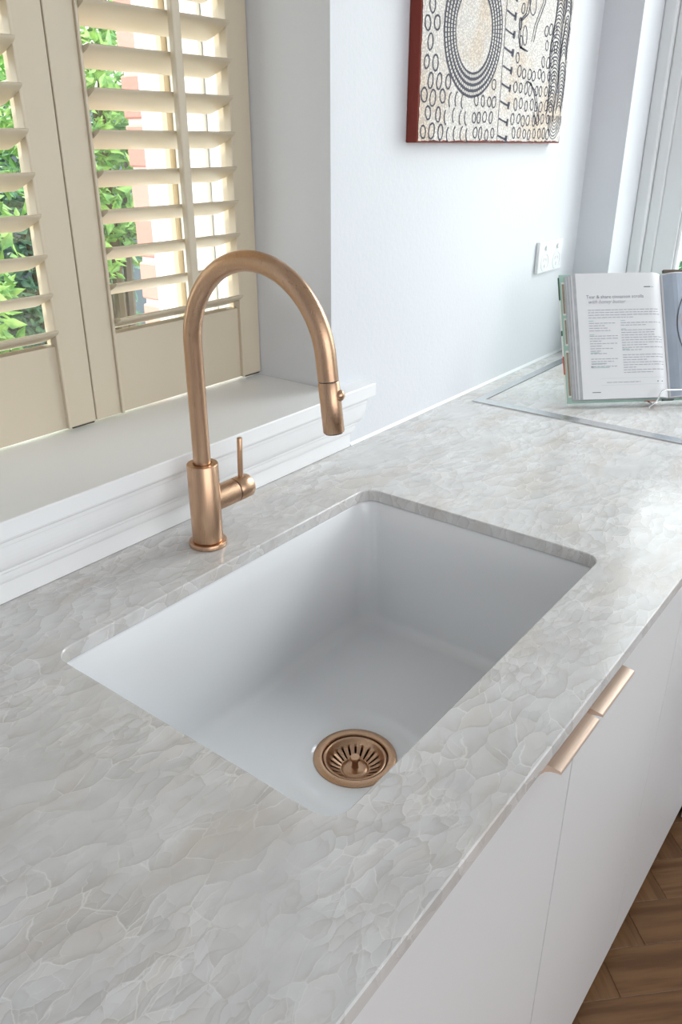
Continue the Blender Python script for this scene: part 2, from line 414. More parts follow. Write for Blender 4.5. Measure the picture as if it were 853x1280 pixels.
# ------------------------------------------------------------------ plantation shutters
SY = .161
def shutter(x0, x1, label):
    z0, z1 = SILL+.006, WTOP-.004; st = .044; d = .028
    t = thing('shutter_panel', label, 'shutter', ((x0+x1)/2, SY+d/2, z0), 'plantation shutter panels')
    for a, b in ((x0, x0+st), (x1-st, x1)): obj('stile', B(a, b, SY, SY+d, z0, z1, bev=.0015), 'shutter_cream', t)
    obj('bottom_rail', B(x0+st, x1-st, SY+.003, SY+d-.003, z0, .2405, bev=.001), 'shutter_cream', t)
    obj('top_rail', B(x0+st, x1-st, SY+.003, SY+d-.003, z1-.09, z1, bev=.001), 'shutter_cream', t)
    for a in (x0+st, x1-st-.0045): obj('bead', B(a, a+.0045, SY-.0035, SY+.012, z0, z1, bev=.0012), 'shutter_cream', t)
    # louvres: elliptical blades, room edge up
    W2, TH, tilt = .0315, .0042, math.radians(21); L0, L1 = x0+st+.0065, x1-st-.0065; xm = (L0+L1)/2
    prof = []
    for i in range(20):
        a = 2*PI*i/20; yy = W2*math.copysign(abs(math.cos(a))**.7, math.cos(a)); zz = TH*math.sin(a)
        prof.append((yy*math.cos(tilt)+zz*math.sin(tilt), -yy*math.sin(tilt)+zz*math.cos(tilt)))
    bm = bmesh.new(); rings(bm, [[(x, p[0], p[1]) for p in prof] for x in (L0-xm, L1-xm)], True, True, True)
    lv = obj('louver', bm, 'shutter_cream', t, smooth=50, local=True); inv = chain(t).inverted(); k = 0
    while .2545+.0492*k < z1-.11:
        o = lv if k == 0 else linked(lv, (0, 0, 0)); o.location = inv @ Vector((xm, SY+d/2, .2525+.0492*k+Z0)); k += 1
    zr = .2525+.0492*(k-1)
    yr = SY+d/2-W2*math.cos(tilt)-.009
    rx = x0+.187
    obj('tilt_rod', B(rx-.0075, rx+.0075, yr-.006, yr+.006, .243, zr+.02, bev=.003), 'shutter_cream', t)
    for a in (x1-.021,):
        obj('pivot', B(a-.019, a+.019, SY+.001, SY+.013, z0-.0022, z0, bev=.0006, seg=1), 'black_iron', t)
    return t
shutter(.1290, .4840, 'cream plantation shutter panel beside the white reveal, behind the copper tap')
shutter(-.2280, .1270, 'cream plantation shutter panel away from the white reveal, hinged beside the other leaf')

# ------------------------------------------------------------------ window in the right wall
w2 = bpy.data.objects.new('window_2', None); C.objects.link(w2); w2.location = (XR+.15, (RY0+RY1)/2, RZ0+Z0); w2['kind'] = 'structure'
def frame_y(x0, x1, y0, y1, z0, z1, tw, bev=.002):
    bm = bmesh.new()
    box(bm, x0, x1, y0, y0+tw, z0, z1, bev=bev); box(bm, x0, x1, y1-tw, y1, z0, z1, bev=bev)
    box(bm, x0, x1, y0+tw, y1-tw, z0, z0+tw, bev=bev); box(bm, x0, x1, y0+tw, y1-tw, z1-tw, z1, bev=bev); return bm
obj('frame', frame_y(XR+.130, XR+.20, RY0, RY1, RZ0, RZ1, .030, .004), 'frame_white', w2)
obj('stop_bead', frame_y(XR+.146, XR+.20, RY0+.030, RY1-.030, RZ0+.03, RZ1-.03, .028, .004), 'frame_white', w2)
ym = (RY0+RY1)/2
for a, b in ((RY0+.058, ym-.001), (ym+.001, RY1-.058)):
    s = obj('sash', frame_y(XR+.152, XR+.19, a, b, RZ0+.058, RZ1-.058, .050, .002), 'frame_white', w2)
    obj('glazing_bead', frame_y(XR+.158, XR+.185, a+.05, b-.05, RZ0+.108, RZ1-.108, .009, .003), 'gloss_trim', s)
    obj('pane', B(XR+.170, XR+.174, a+.054, b-.054, RZ0+.112, RZ1-.112), 'pane_glass', s)
struct('trim_3', B(XR-.012, XR+.130, RY0+.001, RY1-.001, RZ0, RZ0+.014, bev=.003), 'gloss_trim')

# ------------------------------------------------------------------ base cabinets
FY = -.600     # door faces
DT, DB = -.050, -.856
def cab(x0, x1, doors, label):
    t = thing('base_cabinet', label, 'cabinet', ((x0+x1)/2, -.3, -Z0), 'white base cabinets')
    bm = bmesh.new(); th = .016
    box(bm, x0+.001, x0+th, FY+.021, -.004, -.80, -.0215); box(bm, x1-th, x1-.001, FY+.021, -.004, -.80, -.0215)
    box(bm, x0+th, x1-th, FY+.021, -.004, -.80, -.784); box(bm, x0+th, x1-th, -.012, -.004, -.784, -.0215)
    obj('carcass', bm, 'carcass_white', t)
    obj('kickboard', B(x0+.001, x1-.001, FY+.045, FY+.06, -Z0+.0002, -.801), 'cabinet_lacquer', t)
    for a, b, hx in doors:
        dr = obj('door', B(a+.0013, b-.0013, FY, FY+.019, DB, DT, bev=.0005, seg=1), 'cabinet_lacquer', t)
        if hx is None: continue
        # lip pull hooked over the door's top edge
        pr = [(FY+.006, DT), (FY+.006, DT+.0022), (FY-.0008, DT+.0018), (FY-.0218, DT-.0006), (FY-.0226, DT-.0016), (FY-.0226, DT-.0040), (FY-.0180, DT-.0044), (FY-.0120, DT-.0062), (FY-.0065, DT-.0095), (FY-.0025, DT-.0150), (FY-.0001, DT-.0200), (FY-.0001, DT)]
        h = obj('handle', prism_x(pr, hx, hx+.0975), 'handle_copper', dr); h['label'] = 'pale copper lip handle'
    return t
G1, G2 = .1507, .5586
cab(G1-.408, G2, ((G1-.408, G1, G1-.102), (G1, G2, G1+.0045)), 'white two-door cabinet under the sink with a pair of pale copper lip handles')
cab(G2, .998, ((G2, .998, None),), 'plain white single-door cabinet next to the inner corner of the kitchen')
cab(-1.15, G1-.408, ((-1.15, -.70, -.80), (-.70, G1-.408, -.697)), 'white two-door cabinet beyond the sink cabinet, away from the corner')
# return run under the window in the right wall
t = thing('base_cabinet', 'white cabinet of the return run standing against the window wall', 'cabinet', (1.25, -1.2, -Z0), 'white base cabinets')
bm = bmesh.new(); box(bm, 1.021, XR-.002, -1.9, -.62, -.80, -.0215)
obj('carcass', bm, 'carcass_white', t); obj('kickboard', B(1.03, 1.045, -1.9, -.62, -Z0+.0002, -.801), 'cabinet_lacquer', t)
for a, b in ((-1.9, -1.262), (-1.26, -.602)): obj('door', B(1.0, 1.019, a, b, -.896, DT, bev=.0012), 'cabinet_lacquer', t)

# ------------------------------------------------------------------ stone countertop with sink cut-out
SX0, SX1, SY0, SY1 = -.1716, .3986, -.5195, -.1394
def slab(outer, hole, z0, z1, ch=.0014):
    bm = bmesh.new()
    def off(lp, d):       # move a counter-clockwise loop inwards by d
        n = len(lp); out = []
        for i in range(n):
            p, a, b = Vector(lp[i][:2]), Vector(lp[i-1][:2]), Vector(lp[(i+1) % n][:2])
            e1 = (p-a).normalized(); e2 = (b-p).normalized(); n1 = Vector((-e1.y, e1.x)); n2 = Vector((-e2.y, e2.x))
            m = (n1+n2); m = m/max(.2, (1+n1.dot(n2))); out.append((p.x+m.x*d, p.y+m.y*d))
        return out
    sides = []
    tops, bots = [], []
    for lp, sg in ((outer, 1), (hole, -1)):
        if lp is None: continue
        ins = off(lp, ch*sg)
        R = rings(bm, [[(x, y, z1) for x, y in ins], [(x, y, z1-ch) for x, y in lp], [(x, y, z0+ch) for x, y in lp], [(x, y, z0) for x, y in ins]])
        for ring, dst in ((R[0], tops), (R[-1], bots)):
            dst += [bm.edges.get((ring[i], ring[(i+1) % len(ring)])) for i in range(len(ring))]
    bmesh.ops.triangle_fill(bm, edges=tops, use_beauty=True, use_dissolve=False)
    bmesh.ops.triangle_fill(bm, edges=bots, use_beauty=True, use_dissolve=False)
    return bm
outer = [(-1.5, -.62), (.962, -.62), (.968, -.626), (.968, -1.95), (XR-.001, -1.95), (XR-.001, -.001), (-1.5, -.001)]
hole = [(p[0], p[1]) for p in rrect(SX0, SX1, SY0, SY1, .022, 0)]
ct = obj('countertop', slab(outer, hole, -.0185, 0), 'quartzite')
fixed_origin(ct)
tag(ct, 'pale fractured quartzite kitchen countertop with an undermount sink cut-out', 'countertop')

# ------------------------------------------------------------------ ceramic sink
sk = thing('kitchen_sink', 'white ceramic undermount sink with a copper drain, set into the countertop', 'sink', ((SX0+SX1)/2, (SY0+SY1)/2, -.262))
CX, CY, BOT = .1135, -.3305, -.2395
a0, a1, b0, b1 = SX0-.002, SX1+.002, SY0-.002, SY1+.002
N = 10; loops = []
top = -.0190
loops.append(rrect_e(a0-.030, a1+.030, b0-.026, b1+.026, .04, -.034, N))
loops.append(rrect_e(a0-.030, a1+.030, b0-.026, b1+.026, .04, top, N))
loops.append(rrect_e(a0-.003, a1+.003, b0-.003, b1+.003, .026, top, N))
loops.append(rrect_e(a0, a1, b0, b1, .026, top-.004, N))
for i in range(1, 7):
    f = i/6; ins = .006*f; loops.append(rrect_e(a0+ins, a1-ins, b0+ins, b1-ins, .026+.004*f, top-.004+(-.217-top+.004)*f, N))
FR = .018
for i in range(1, 9):
    a = PI/2*i/8; ins = .006+FR*(1-math.cos(a)); loops.append(rrect_e(a0+ins, a1-ins, b0+ins, b1-ins, .030, -.217-FR*math.sin(a), N))
base = loops[-1]; n = len(base)
def circ(r, z):
    o = []
    for p in base:
        a = math.atan2((p[1]-CY)/.15, (p[0]-CX)/.25); o.append((CX+r*math.cos(a), CY+r*math.sin(a), z))
    return o
rim = circ(.0525, BOT)
for f in (.2, .4, .6, .8):
    loops.append([tuple(p[k]*(1-f)+q[k]*f for k in range(2))+(-.235-.0045*f,) for p, q in zip(base, rim)])
loops.append(rim); loops.append(circ(.050, BOT-.003)); loops.append(circ(.049, BOT-.014))
bm = bmesh.new(); rings(bm, loops)
# outer shell
sh = [rrect_e(a0-.030, a1+.030, b0-.026, b1+.026, .04, -.034, N), rrect_e(a0-.012, a1+.012, b0-.012, b1+.012, .035, -.040, N), rrect_e(a0-.008, a1+.008, b0-.008, b1+.008, .035, -.235, N), rrect_e(a0+.03, a1-.03, b0+.03, b1-.03, .03, -.253, N), circ(.049, -.2545), circ(.049, BOT-.014)]
rings(bm, sh)
bmesh.ops.remove_doubles(bm, verts=bm.verts, dist=.00005)
obj('bowl', bm, 'ceramic', sk, smooth=60)
pr = [(.0545, -.001), (.0550, .0002), (.0548, .0014), (.0535, .0022), (.0455, .0026), (.0440, .0022), (.0432, .0006), (.0428, -.0032), (.0392, -.0044), (.0392, -.0060), (.0420, -.010), (.0420, -.021), (.0400, -.0215), (.0400, -.016)]
d = obj('drain_flange', lathe([(r, h) for r, h in pr], (CX, CY, BOT), n=64, cap0=False, cap1=False), 'brushed_copper', sk, smooth=40); d['label'] = 'brushed copper drain ring'
pr = [(.0405, -.019), (.0405, -.045), (.033, -.052), (.0, -.052)]
obj('drain_cup', lathe([(r or .0001, h) for r, h in pr], (CX, CY, BOT), n=48, cap0=False), 'slot_dark', sk, smooth=40)

# lift-out strainer basket with cut slots
st = thing('strainer_basket', 'brushed copper slotted strainer basket with a knob, sitting in the sink drain', 'strainer', (CX, CY, BOT-.019))
prof = [(.0408, -.0016), (.0412, -.0002), (.0400, .0006), (.0385, .0002), (.0375, -.0018), (.0352, -.0072), (.0325, -.0105), (.0300, -.0118), (.0250, -.0150), (.0200, -.0176), (.0182, -.0180), (.0172, -.0168), (.0120, -.0160), (.0060, -.0157)]
NS, SEG = 22, 6; n = NS*SEG; bm = bmesh.new(); V = []
for r, h in prof:
    V.append([bm.verts.new((CX+r*math.cos(2*PI*i/n), CY+r*math.sin(2*PI*i/n), BOT+h)) for i in range(n)])
for k in range(len(prof)-1):
    slot = prof[k][0] <= .0326 and prof[k+1][0] >= .0199
    for i in range(n):
        if slot and i % SEG in (0, 1): continue
        j = (i+1) % n; bm.faces.new((V[k][i], V[k][j], V[k+1][j], V[k+1][i]))
bm.faces.new(V[-1])
o = obj('basket', bm, 'brushed_copper', st, smooth=50); md = o.modifiers.new('solid', 'SOLIDIFY'); md.thickness = .0012; md.offset = -1
pr = [(.0052, -.0160), (.0042, -.0140), (.0042, -.0050), (.0060, -.0035), (.0066, -.0025), (.0066, .0010), (.0060, .0018)]
obj('knob', lathe(pr, (CX, CY, BOT), n=28), 'brushed_copper', st, smooth=40)

# ------------------------------------------------------------------ mixer tap
TX, TY = .1104, -.0812
tp = thing('kitchen_tap', 'brushed copper gooseneck mixer tap standing on the counter behind the sink', 'tap', (TX, TY, 0))
obj('base_ring', lathe([(.0245, .0002), (.0256, .001), (.0258, .0055), (.0250, .0068), (.0205, .0070)], (TX, TY, 0), n=56), 'brushed_copper', tp, smooth=40)
obj('body', lathe([(.0195, .0070), (.0200, .0076), (.0206, .0082), (.0206, .1160), (.0198, .1172), (.0130, .1172), (.0128, .1160)], (TX, TY, 0), n=56), 'brushed_copper', tp, smooth=40)
R = .1040; zc = .274; path = [(TX, TY, .1162), (TX, TY, .18), (TX, TY, .23), (TX, TY, zc)]
for i in range(1, 45):
    a = math.radians(172.5*i/44); path.append((TX, TY-R*(1-math.cos(a)), zc+R*math.sin(a)))
e = Vector(path[-1]); tg = Vector((0, -math.sin(math.radians(172.5)), math.cos(math.radians(172.5))))
path.append(tuple(e+tg*.0125)); path.append(tuple(e+tg*.025))
obj('spout_tube', tube(path, .0114, 28), 'brushed_copper', tp, smooth=40)
e2 = e+tg*.0262
sp = obj('spray_head', tube([e2, e2+tg*.0010, e2+tg*.028, e2+tg*.0552, e2+tg*.0562], [.0111, .0118, .0118, .0118, .0112], 36), 'brushed_copper', tp, smooth=40)
obj('joint_ring', tube([e+tg*.0248, e+tg*.0268], .0106, 28), 'black_iron', tp, smooth=40)
bm = bmesh.new(); bmesh.ops.create_uvsphere(bm, u_segments=20, v_segments=12, radius=.0062)
ctr = e2+tg*.014+Vector((.0035, -.0112, 0)); bm.transform(Matrix.Translation(ctr) @ Matrix.Diagonal((1, .8, 1, 1)))
obj('button', bm, 'brushed_copper', sp, smooth=True)
bm = tube([e2+tg*.0550, e2+tg*.0575], .0098, 28); obj('aerator', bm, 'black_iron', sp, smooth=40)
LZ = .0605
obj('valve_arm', lathe([(.0168, .012), (.0168, .0525), (.0162, .0532)], (TX, TY, LZ), 'x', 48), 'brushed_copper', tp, smooth=40)
lv = obj('lever', lathe([(.0162, .0548), (.0168, .0556), (.0168, .0790), (.0162, .0802), (.0150, .0806)], (TX, TY, LZ), 'x', 48), 'brushed_copper', tp, smooth=40)
obj('valve_gap', lathe([(.0152, .0520), (.0152, .0560)], (TX, TY, LZ), 'x', 40), 'black_iron', tp, smooth=40)
obj('lever_pin', tube([(TX+.0680, TY, LZ+.012), (TX+.0690, TY, LZ+.045), (TX+.0700, TY, LZ+.0712), (TX+.0700, TY, LZ+.0720)], [.0038, .0038, .0038, .0034], 20), 'brushed_copper', lv, smooth=40)

# ------------------------------------------------------------------ steel-trimmed inset panel at the corner
ip = thing('counter_inset', 'stone inset panel edged with flat steel strips, flush in the countertop corner', 'panel', (1.17, -.30, 0))
IX0, IX1, IY0, IY1 = .911, 1.455, -.585, -.0425
pn = obj('stone_panel', slab([(IX0+.0265, IY0+.02), (IX1-.02, IY0+.02), (IX1-.02, IY1-.0205), (IX0+.0265, IY1-.0205)], None, .0003, .0020, .0004), 'quartzite', ip)
def strip(pts, h=.0026):
    bm = bmesh.new(); rings(bm, [[(x, y, .0003) for x, y in pts], [(x, y, h) for x, y in pts]], True, True, True); return bm
obj('steel_strip', strip([(IX0, IY1), (IX0+.0245, IY1-.0185), (IX1-.019, IY1-.0185), (IX1, IY1)]), 'steel', ip)
obj('steel_strip', strip([(IX0, IY1), (IX0, IY0), (IX0+.0245, IY0+.019), (IX0+.0245, IY1-.0185)]), 'steel', ip)
obj('steel_strip', strip([(IX0, IY0), (IX1, IY0), (IX1-.019, IY0+.019), (IX0+.0245, IY0+.019)]), 'steel', ip)
obj('steel_strip', strip([(IX1, IY0), (IX1, IY1), (IX1-.019, IY1-.0185), (IX1-.019, IY0+.019)]), 'steel', ip)

# ------------------------------------------------------------------ power point
pp = thing('power_point', 'white double power point with two round switches on the wall above the inset', 'socket', (1.305, -.004, .215))
PX0, PX1, PZ0, PZ1, PY = 1.246, 1.376, .2185, .2890, -.0095
obj('plate', B(PX0, PX1, PY, -.0002, PZ0, PZ1, bev=.0025), 'socket_plastic', pp)
for k in range(2):
    cx = PX0+.034+k*.064
    obj('switch', lathe([(.0062, 0), (.0062, -.002), (.0052, -.0042), (.0030, -.0052)], (cx, PY, PZ1-.0145), 'y', 24), 'socket_plastic', pp, smooth=40)
    obj('outlet_ridge', lathe([(.0205, .0005), (.0205, -.0006), (.0193, -.0012), (.0180, -.0006), (.0180, .0005)], (cx, PY, PZ0+.0235), 'y', 32, cap0=False, cap1=False), 'socket_plastic', pp, smooth=40)
    for dx, dz, rot in ((-.0062, .006, .5), (.0062, .006, -.5), (0, -.008, 0)):
        bm = B(-.0008, .0008, -.0004, .0008, -.0038, .0038); bm.transform(Matrix.Translation((cx+dx, PY, PZ0+.0235+dz)) @ Matrix.Rotation(rot, 4, 'Y'))
        obj('slot', bm, 'socket_slot', pp)

# ------------------------------------------------------------------ canvas painting
QX0, QX1, QZ0, QZ1, QY = .688, 1.262, .4955, 1.36, -.022
pa = thing('canvas_painting', 'cream dotted canvas painting with dark rings and red-brown sides on the wall', 'painting', ((QX0+QX1)/2, -.011, QZ0))
obj('canvas_sides', B(QX0, QX1, QY, -.0004, QZ0, QZ1, bev=.0015), 'canvas_red', pa)
# painted face: ragged edge over the red ground
pts = []
def edge(a, b, n):
    for i in range(n):
        f = i/n; pts.append((a[0]+(b[0]-a[0])*f+random.uniform(-.0012, .0012), QY-.0006, a[1]+(b[1]-a[1])*f+random.uniform(-.0012, .0012)))
m_ = .0035
edge((QX0+m_, QZ0+m_), (QX1-m_, QZ0+m_), 90); edge((QX1-m_, QZ0+m_), (QX1-m_, QZ1-m_), 130); edge((QX1-m_, QZ1-m_), (QX0+m_, QZ1-m_), 90); edge((QX0+m_, QZ1-m_), (QX0+m_, QZ0+m_), 130)
bm = bmesh.new(); bm.faces.new([bm.verts.new(p) for p in pts]); bmesh.ops.triangulate(bm, faces=bm.faces)
obj('painted_ground', bm, 'canvas_stipple', pa)
ink = bmesh.new(); pale = bmesh.new()
def ribbon(bm, P, wd, closed=False, y=QY-.0010, even=False):
    n = len(P); L, Rr = [], []
    for i in range(n):
        a = Vector(P[i-1] if (closed or i) else P[i]); b = Vector(P[(i+1) % n] if (closed or i < n-1) else P[i])
        d = (b-a).normalized(); nn = Vector((-d.y, d.x)); ww = wd*(1 if even else .8+.4*random.random())/2; p = Vector(P[i])
        L.append(bm.verts.new((p.x+nn.x*ww, y, p.y+nn.y*ww))); Rr.append(bm.verts.new((p.x-nn.x*ww, y, p.y-nn.y*ww)))
    for i in range(n if closed else n-1):
        j = (i+1) % n; bm.faces.new((L[i], L[j], Rr[j], Rr[i]))
def oval(cx, cz, a, b, tilt=0, a0=0, a1=2*PI, n=18, wob=.0):
    o = []
    for i in range(n):
        t = a0+(a1-a0)*i/(n if abs(a1-a0-2*PI) < 1e-6 else n-1); x, z = a*math.cos(t), b*math.sin(t)
        k = 1+random.uniform(-wob, wob); x *= k; z *= k
        o.append((cx+x*math.cos(tilt)-z*math.sin(tilt), cz+x*math.sin(tilt)+z*math.cos(tilt)))
    return o
# great oval of ringed bands
OX, OZ = .856, .676
ribbon(ink, oval(OX+.0025, OZ-.005, .0825, .0830, .12, n=72, wob=.004), .0400, True, even=True)
for k in range(4):
    P = oval(OX+.0025, OZ-.005, .0685+.0092*k, .0690+.0092*k, .12, n=84)
    for i in range(0, 84): ribbon(pale, [P[i], tuple(P[i][j]+.74*(P[(i+1) % 84][j]-P[i][j]) for j in range(2))], .0042, False, QY-.0012)
def inside_big(x, z): return ((x-OX)/.116)**2+((z-OZ)/.112)**2 < 1
# second great oval above
OX2, OZ2 = .90, 1.06
for k in range(6): ribbon(ink, oval(OX2, OZ2, .07+.04*k/5, .10+.05*k/5, -.1, n=64, wob=.006), .004, True)
# seam line with pegs
ribbon(ink, [(.9700+.0008*math.sin(i*1.7), QZ0+.004+i*.02) for i in range(43)], .0016)
for k in range(29):
    z = .5055+k*.0292; ribbon(ink, [(.972, z+.003), (.985, z), (1.000, z-.003), (1.006, z-.003)], .0034)
    ribbon(ink, [(1.0060, z-.0095), (1.0078, z-.003), (1.0080, z+.0030)], .0085)
# small rings
z = QZ0+.016
row = 0
while z < QZ1-.012:
    x = QX0+.018+(.014 if row % 2 else 0)
    while x < 1.20:
        if not inside_big(x, z) and not (((x-OX2)/.125)**2+((z-OZ2)/.165)**2 < 1) and not (.955 < x < 1.024) and not (x > 1.10 and z > .70) and not (1.04 < x < 1.13 and .625 < z < .78):
            j1, j2 = random.uniform(-.003, .003), random.uniform(-.003, .003)
            if x < .955 and .765 < x < .86 and .50 < z < .575:
                ribbon(ink, oval(x+j1, z+j2, .008, .012, random.uniform(-.3, .3), 2.0, 4.5, 8), .0028)
            else:
                s = .0096 if x < .78 else .0080
                ribbon(ink, oval(x+j1, z+j2, s*random.uniform(.75, 1), s*1.25*random.uniform(.8, 1.05), random.uniform(-.3, .3), n=12, wob=.05), .0030 if x < .78 else .0026, True)
        x += .0285 if x < .78 else .0225
    z += .0265; row += 1
# wandering double line
for o_ in (0, .009):
    ribbon(ink, [(1.054+o_, .80), (1.056+o_, .737), (1.050+o_, .716), (1.028+o_*.6, .702), (1.026+o_*.6, .676), (1.034+o_*.5, .660), (1.060+o_, .655)], .0028)
    ribbon(ink, [(1.075+o_, .605), (1.098, .602-o_*.3), (1.112+o_, .588), (1.130+o_*.8, .560), (1.146+o_*.5, .538), (1.138-o_, .530), (1.122-o_*.5, .552)], .0024)
    ribbon(ink, [(1.125+o_, .80), (1.118+o_, .74), (1.090+o_, .70), (1.082+o_, .672)], .0026)
ribbon(ink, oval(1.052, .680, .009, .016, .2, n=14), .0024, True); ribbon(ink, oval(1.075, .735, .014, .02, .2, n=14), .0024, True)
# comb-like contour bands along the right edge
for k in range(7): ribbon(ink, [(p[0], max(p[1], QZ0+.008)) for p in oval(1.224, .548, .006+.0045*k, .008+.0062*k, 0, PI, 2*PI, 14, .02)], .0018)
for cx, a, b, z0_, z1_ in ((1.198, .026, .026, .550, .80), (1.238, .0185, .020, .558, .640), (1.240, .0165, .030, .650, .72), (1.236, .020, .026, .728, .80), (1.190, .030, .03, .80, 1.34), (1.236, .019, .026, .81, 1.34)):
    zz = z0_
    while zz < z1_:
        sh = .006*math.sin(zz*47+cx*9); ribbon(ink, oval(cx+sh*.5, zz-b*.5, a*(.86+.14*math.sin(zz*31)), b, .15*math.sin(zz*20), .12, PI-.12, 10, .03), .0023); zz += .0066
o = obj('painted_lines', ink, 'paint_ink', pa); o['kind'] = 'stuff'
o = obj('painted_dashes', pale, 'paint_cream', pa); o['kind'] = 'stuff'

# ------------------------------------------------------------------ open cookbook on a wire stand
ang = math.radians(-46.2); lean = math.radians(28)
u = Vector((math.cos(ang), math.sin(ang), 0)); bk = Vector((-u.y, u.x, 0)); v = Vector((0, 0, math.cos(lean)))+bk*math.sin(lean); nw = u.cross(v)
gut = Vector((.9887, -.2230, .015))+u*.2166          # bottom of the gutter
bmat = Matrix((u, v, nw)).transposed().to_4x4(); bmat.translation = gut-nw*.012
bkth = thing('cookbook', 'open cookbook with a mint green cover, propped up on a wire stand', 'book', mat=bmat)
BW, BH = .217, .268
def wsurf(x):      # height of the open page over the cover, x = distance from the gutter
    s = abs(x); t_ = max(0, min(1, s/.030)); return .006+.0155*(1-(1-t_)**2)+(-.0015*(s-.03)/.16 if s > .03 else 0)
for sg in (-1, 1):
    cv = bmesh.new(); x0, x1 = sorted((sg*.001, sg*BW)); box(cv, x0, x1, -.002, BH, -.0012, .0012, bev=.0005, seg=1)
    cvo = obj('cover', cv, 'cover_mint', bkth, local=True)
    # page block with a slanting fore-edge
    xs = [0.0005, .004, .008, .013, .019, .026, .034, .06, .10, .14, .17, .190]
    prof = [(x, wsurf(x)) for x in xs]+[(.1935, wsurf(.19)-.004), (.1985, .010), (.2035, .0045), (.2060, .0013), (.0005, .0013)]
    bm = bmesh.new(); rings(bm, [[(sg*a, y, b) for a, b in prof] for y in (.002, BH-.005)], True, True, True)
    obj('page_block', bm, 'page_edge', bkth, local=True)
    xs2 = [.0006]+xs[1:]+[.1895]
    bm = bmesh.new(); rings(bm, [[(sg*x, y, wsurf(x)+.0004) for x in xs if x <= .19] for y in (.0015, BH-.0045)], False)
    obj('page', bm, 'page_paper', bkth, local=True, smooth=True)
    for q in range(3):
        bm = bmesh.new(); f = (q+1)/4
        rings(bm, [[(sg*(.191+.013*f+a), y, wsurf(.19)-.019*f+b) for a, b in ((0, 0), (.003, -.001))] for y in (.0025+.002*q, BH-.006-.001*q)], False)
        obj('loose_sheet', bm, 'page_paper', bkth, local=True)
def page_bar(bm, x0, x1, y0, y1, eps=.0008):
    n = max(1, int((x1-x0)/.008)); A = [x0+(x1-x0)*i/n for i in range(n+1)]
    Vv = [[bm.verts.new((x, y, wsurf(x)+eps)) for x in A] for y in (y0, y1)]
    for i in range(n): bm.faces.new((Vv[0][i], Vv[0][i+1], Vv[1][i+1], Vv[1][i]))
def page_text(name, s, x, y, size, mat, shear=0):
    cu = bpy.data.curves.new(name, 'FONT'); cu.body = s; cu.size = size; cu.shear = shear; cu.resolution_u = 2
    tmp = bpy.data.objects.new('tmp', cu); C.objects.link(tmp); dg = bpy.context.evaluated_depsgraph_get()
    me = bpy.data.meshes.new_from_object(tmp.evaluated_get(dg)); bpy.data.objects.remove(tmp); bm = bmesh.new(); bm.from_mesh(me)
    for vv in bm.verts: vv.co = Vector((vv.co.x+x, vv.co.y+y, wsurf(vv.co.x+x)+.0009))
    o = obj(name, bm, mat, bkth, local=True); return o
PLm = -.170
page_text('title_print', 'Tear & share cinnamon scrolls', PLm, .2105, .0100, 'title_grey')
page_text('subtitle_print', 'with honey butter', PLm+.003, .2000, .0108, 'print_grey', .45)
def para(bm, x0, x1, ytop, lines, lh=.0052, last=.6):
    y = ytop
    for i in range(lines):
        xe = x1 if i < lines-1 else x0+(x1-x0)*last; x = x0
        while x < xe-.002:
            wd = min(random.uniform(.004, .012), xe-x); page_bar(bm, x, x+wd, y, y+.0014); x += wd+.0016
        y -= lh
    return y
bm = bmesh.new(); para(bm, -.138, -.066, .0345, 1, last=1.0); o = obj('footer_print', bm, 'print_grey', bkth, local=True); o['kind'] = 'stuff'
bm = bmesh.new()
para(bm, PLm+.002, -.014, .1855, 4, .0053, .62)
y = .158
for n_, la in ((2, .6), (1, .7), (1, .8)): y = para(bm, PLm+.002, -.112, y, n_, .0052, la)
y -= .006
for n_, la in ((3, .4), (2, .4), (1, .8), (1, .4), (1, .6)): y = para(bm, PLm+.002, -.108, y, n_, .0052, la)
y -= .006
for n_, la in ((2, .8), (1, .5), (1, .9)): y = para(bm, PLm+.002, -.108, y, n_, .0052, la)
y = .158
for n_, la in ((2, .6), (0, 0), (1, .85), (1, .8), (1, .8), (4, .6), (2, .5), (0, 0), (3, .6), (3, .3), (2, .7)):
    y = para(bm, -.100, -.011, y, n_, .0052, la) if n_ else y-.005
page_bar(bm, PLm+.001, PLm+.006, .066, .070)
o = obj('recipe_print', bm, 'print_grey', bkth, local=True); o['kind'] = 'stuff'
bm = bmesh.new()
for a, b, yy in ((PLm+.002, -.158, .1625), (PLm+.002, -.158, .134), (PLm+.002, -.150, .0965), (-.100, -.09, .1625), (-.100, -.09, .145), (-.100, -.085, .103), (PLm+.002, -.135, .074), (-.03, -.024, .232), (PLm+.002, -.13, .0655)): page_bar(bm, a, b, yy, yy+.0016)
for yy in (.0435, .0295): page_bar(bm, -.150, -.012, yy, yy+.0004)
o = obj('teal_print', bm, 'print_teal', bkth, local=True); o['kind'] = 'stuff'
bm = bmesh.new(); page_bar(bm, -.045, -.031, .2325, .2340); page_bar(bm, PLm, PLm+.018, .0145, .0158); page_bar(bm, -.03, -.017, .0345, .0362)
o = obj('folio_print', bm, 'print_ink', bkth, local=True); o['kind'] = 'stuff'
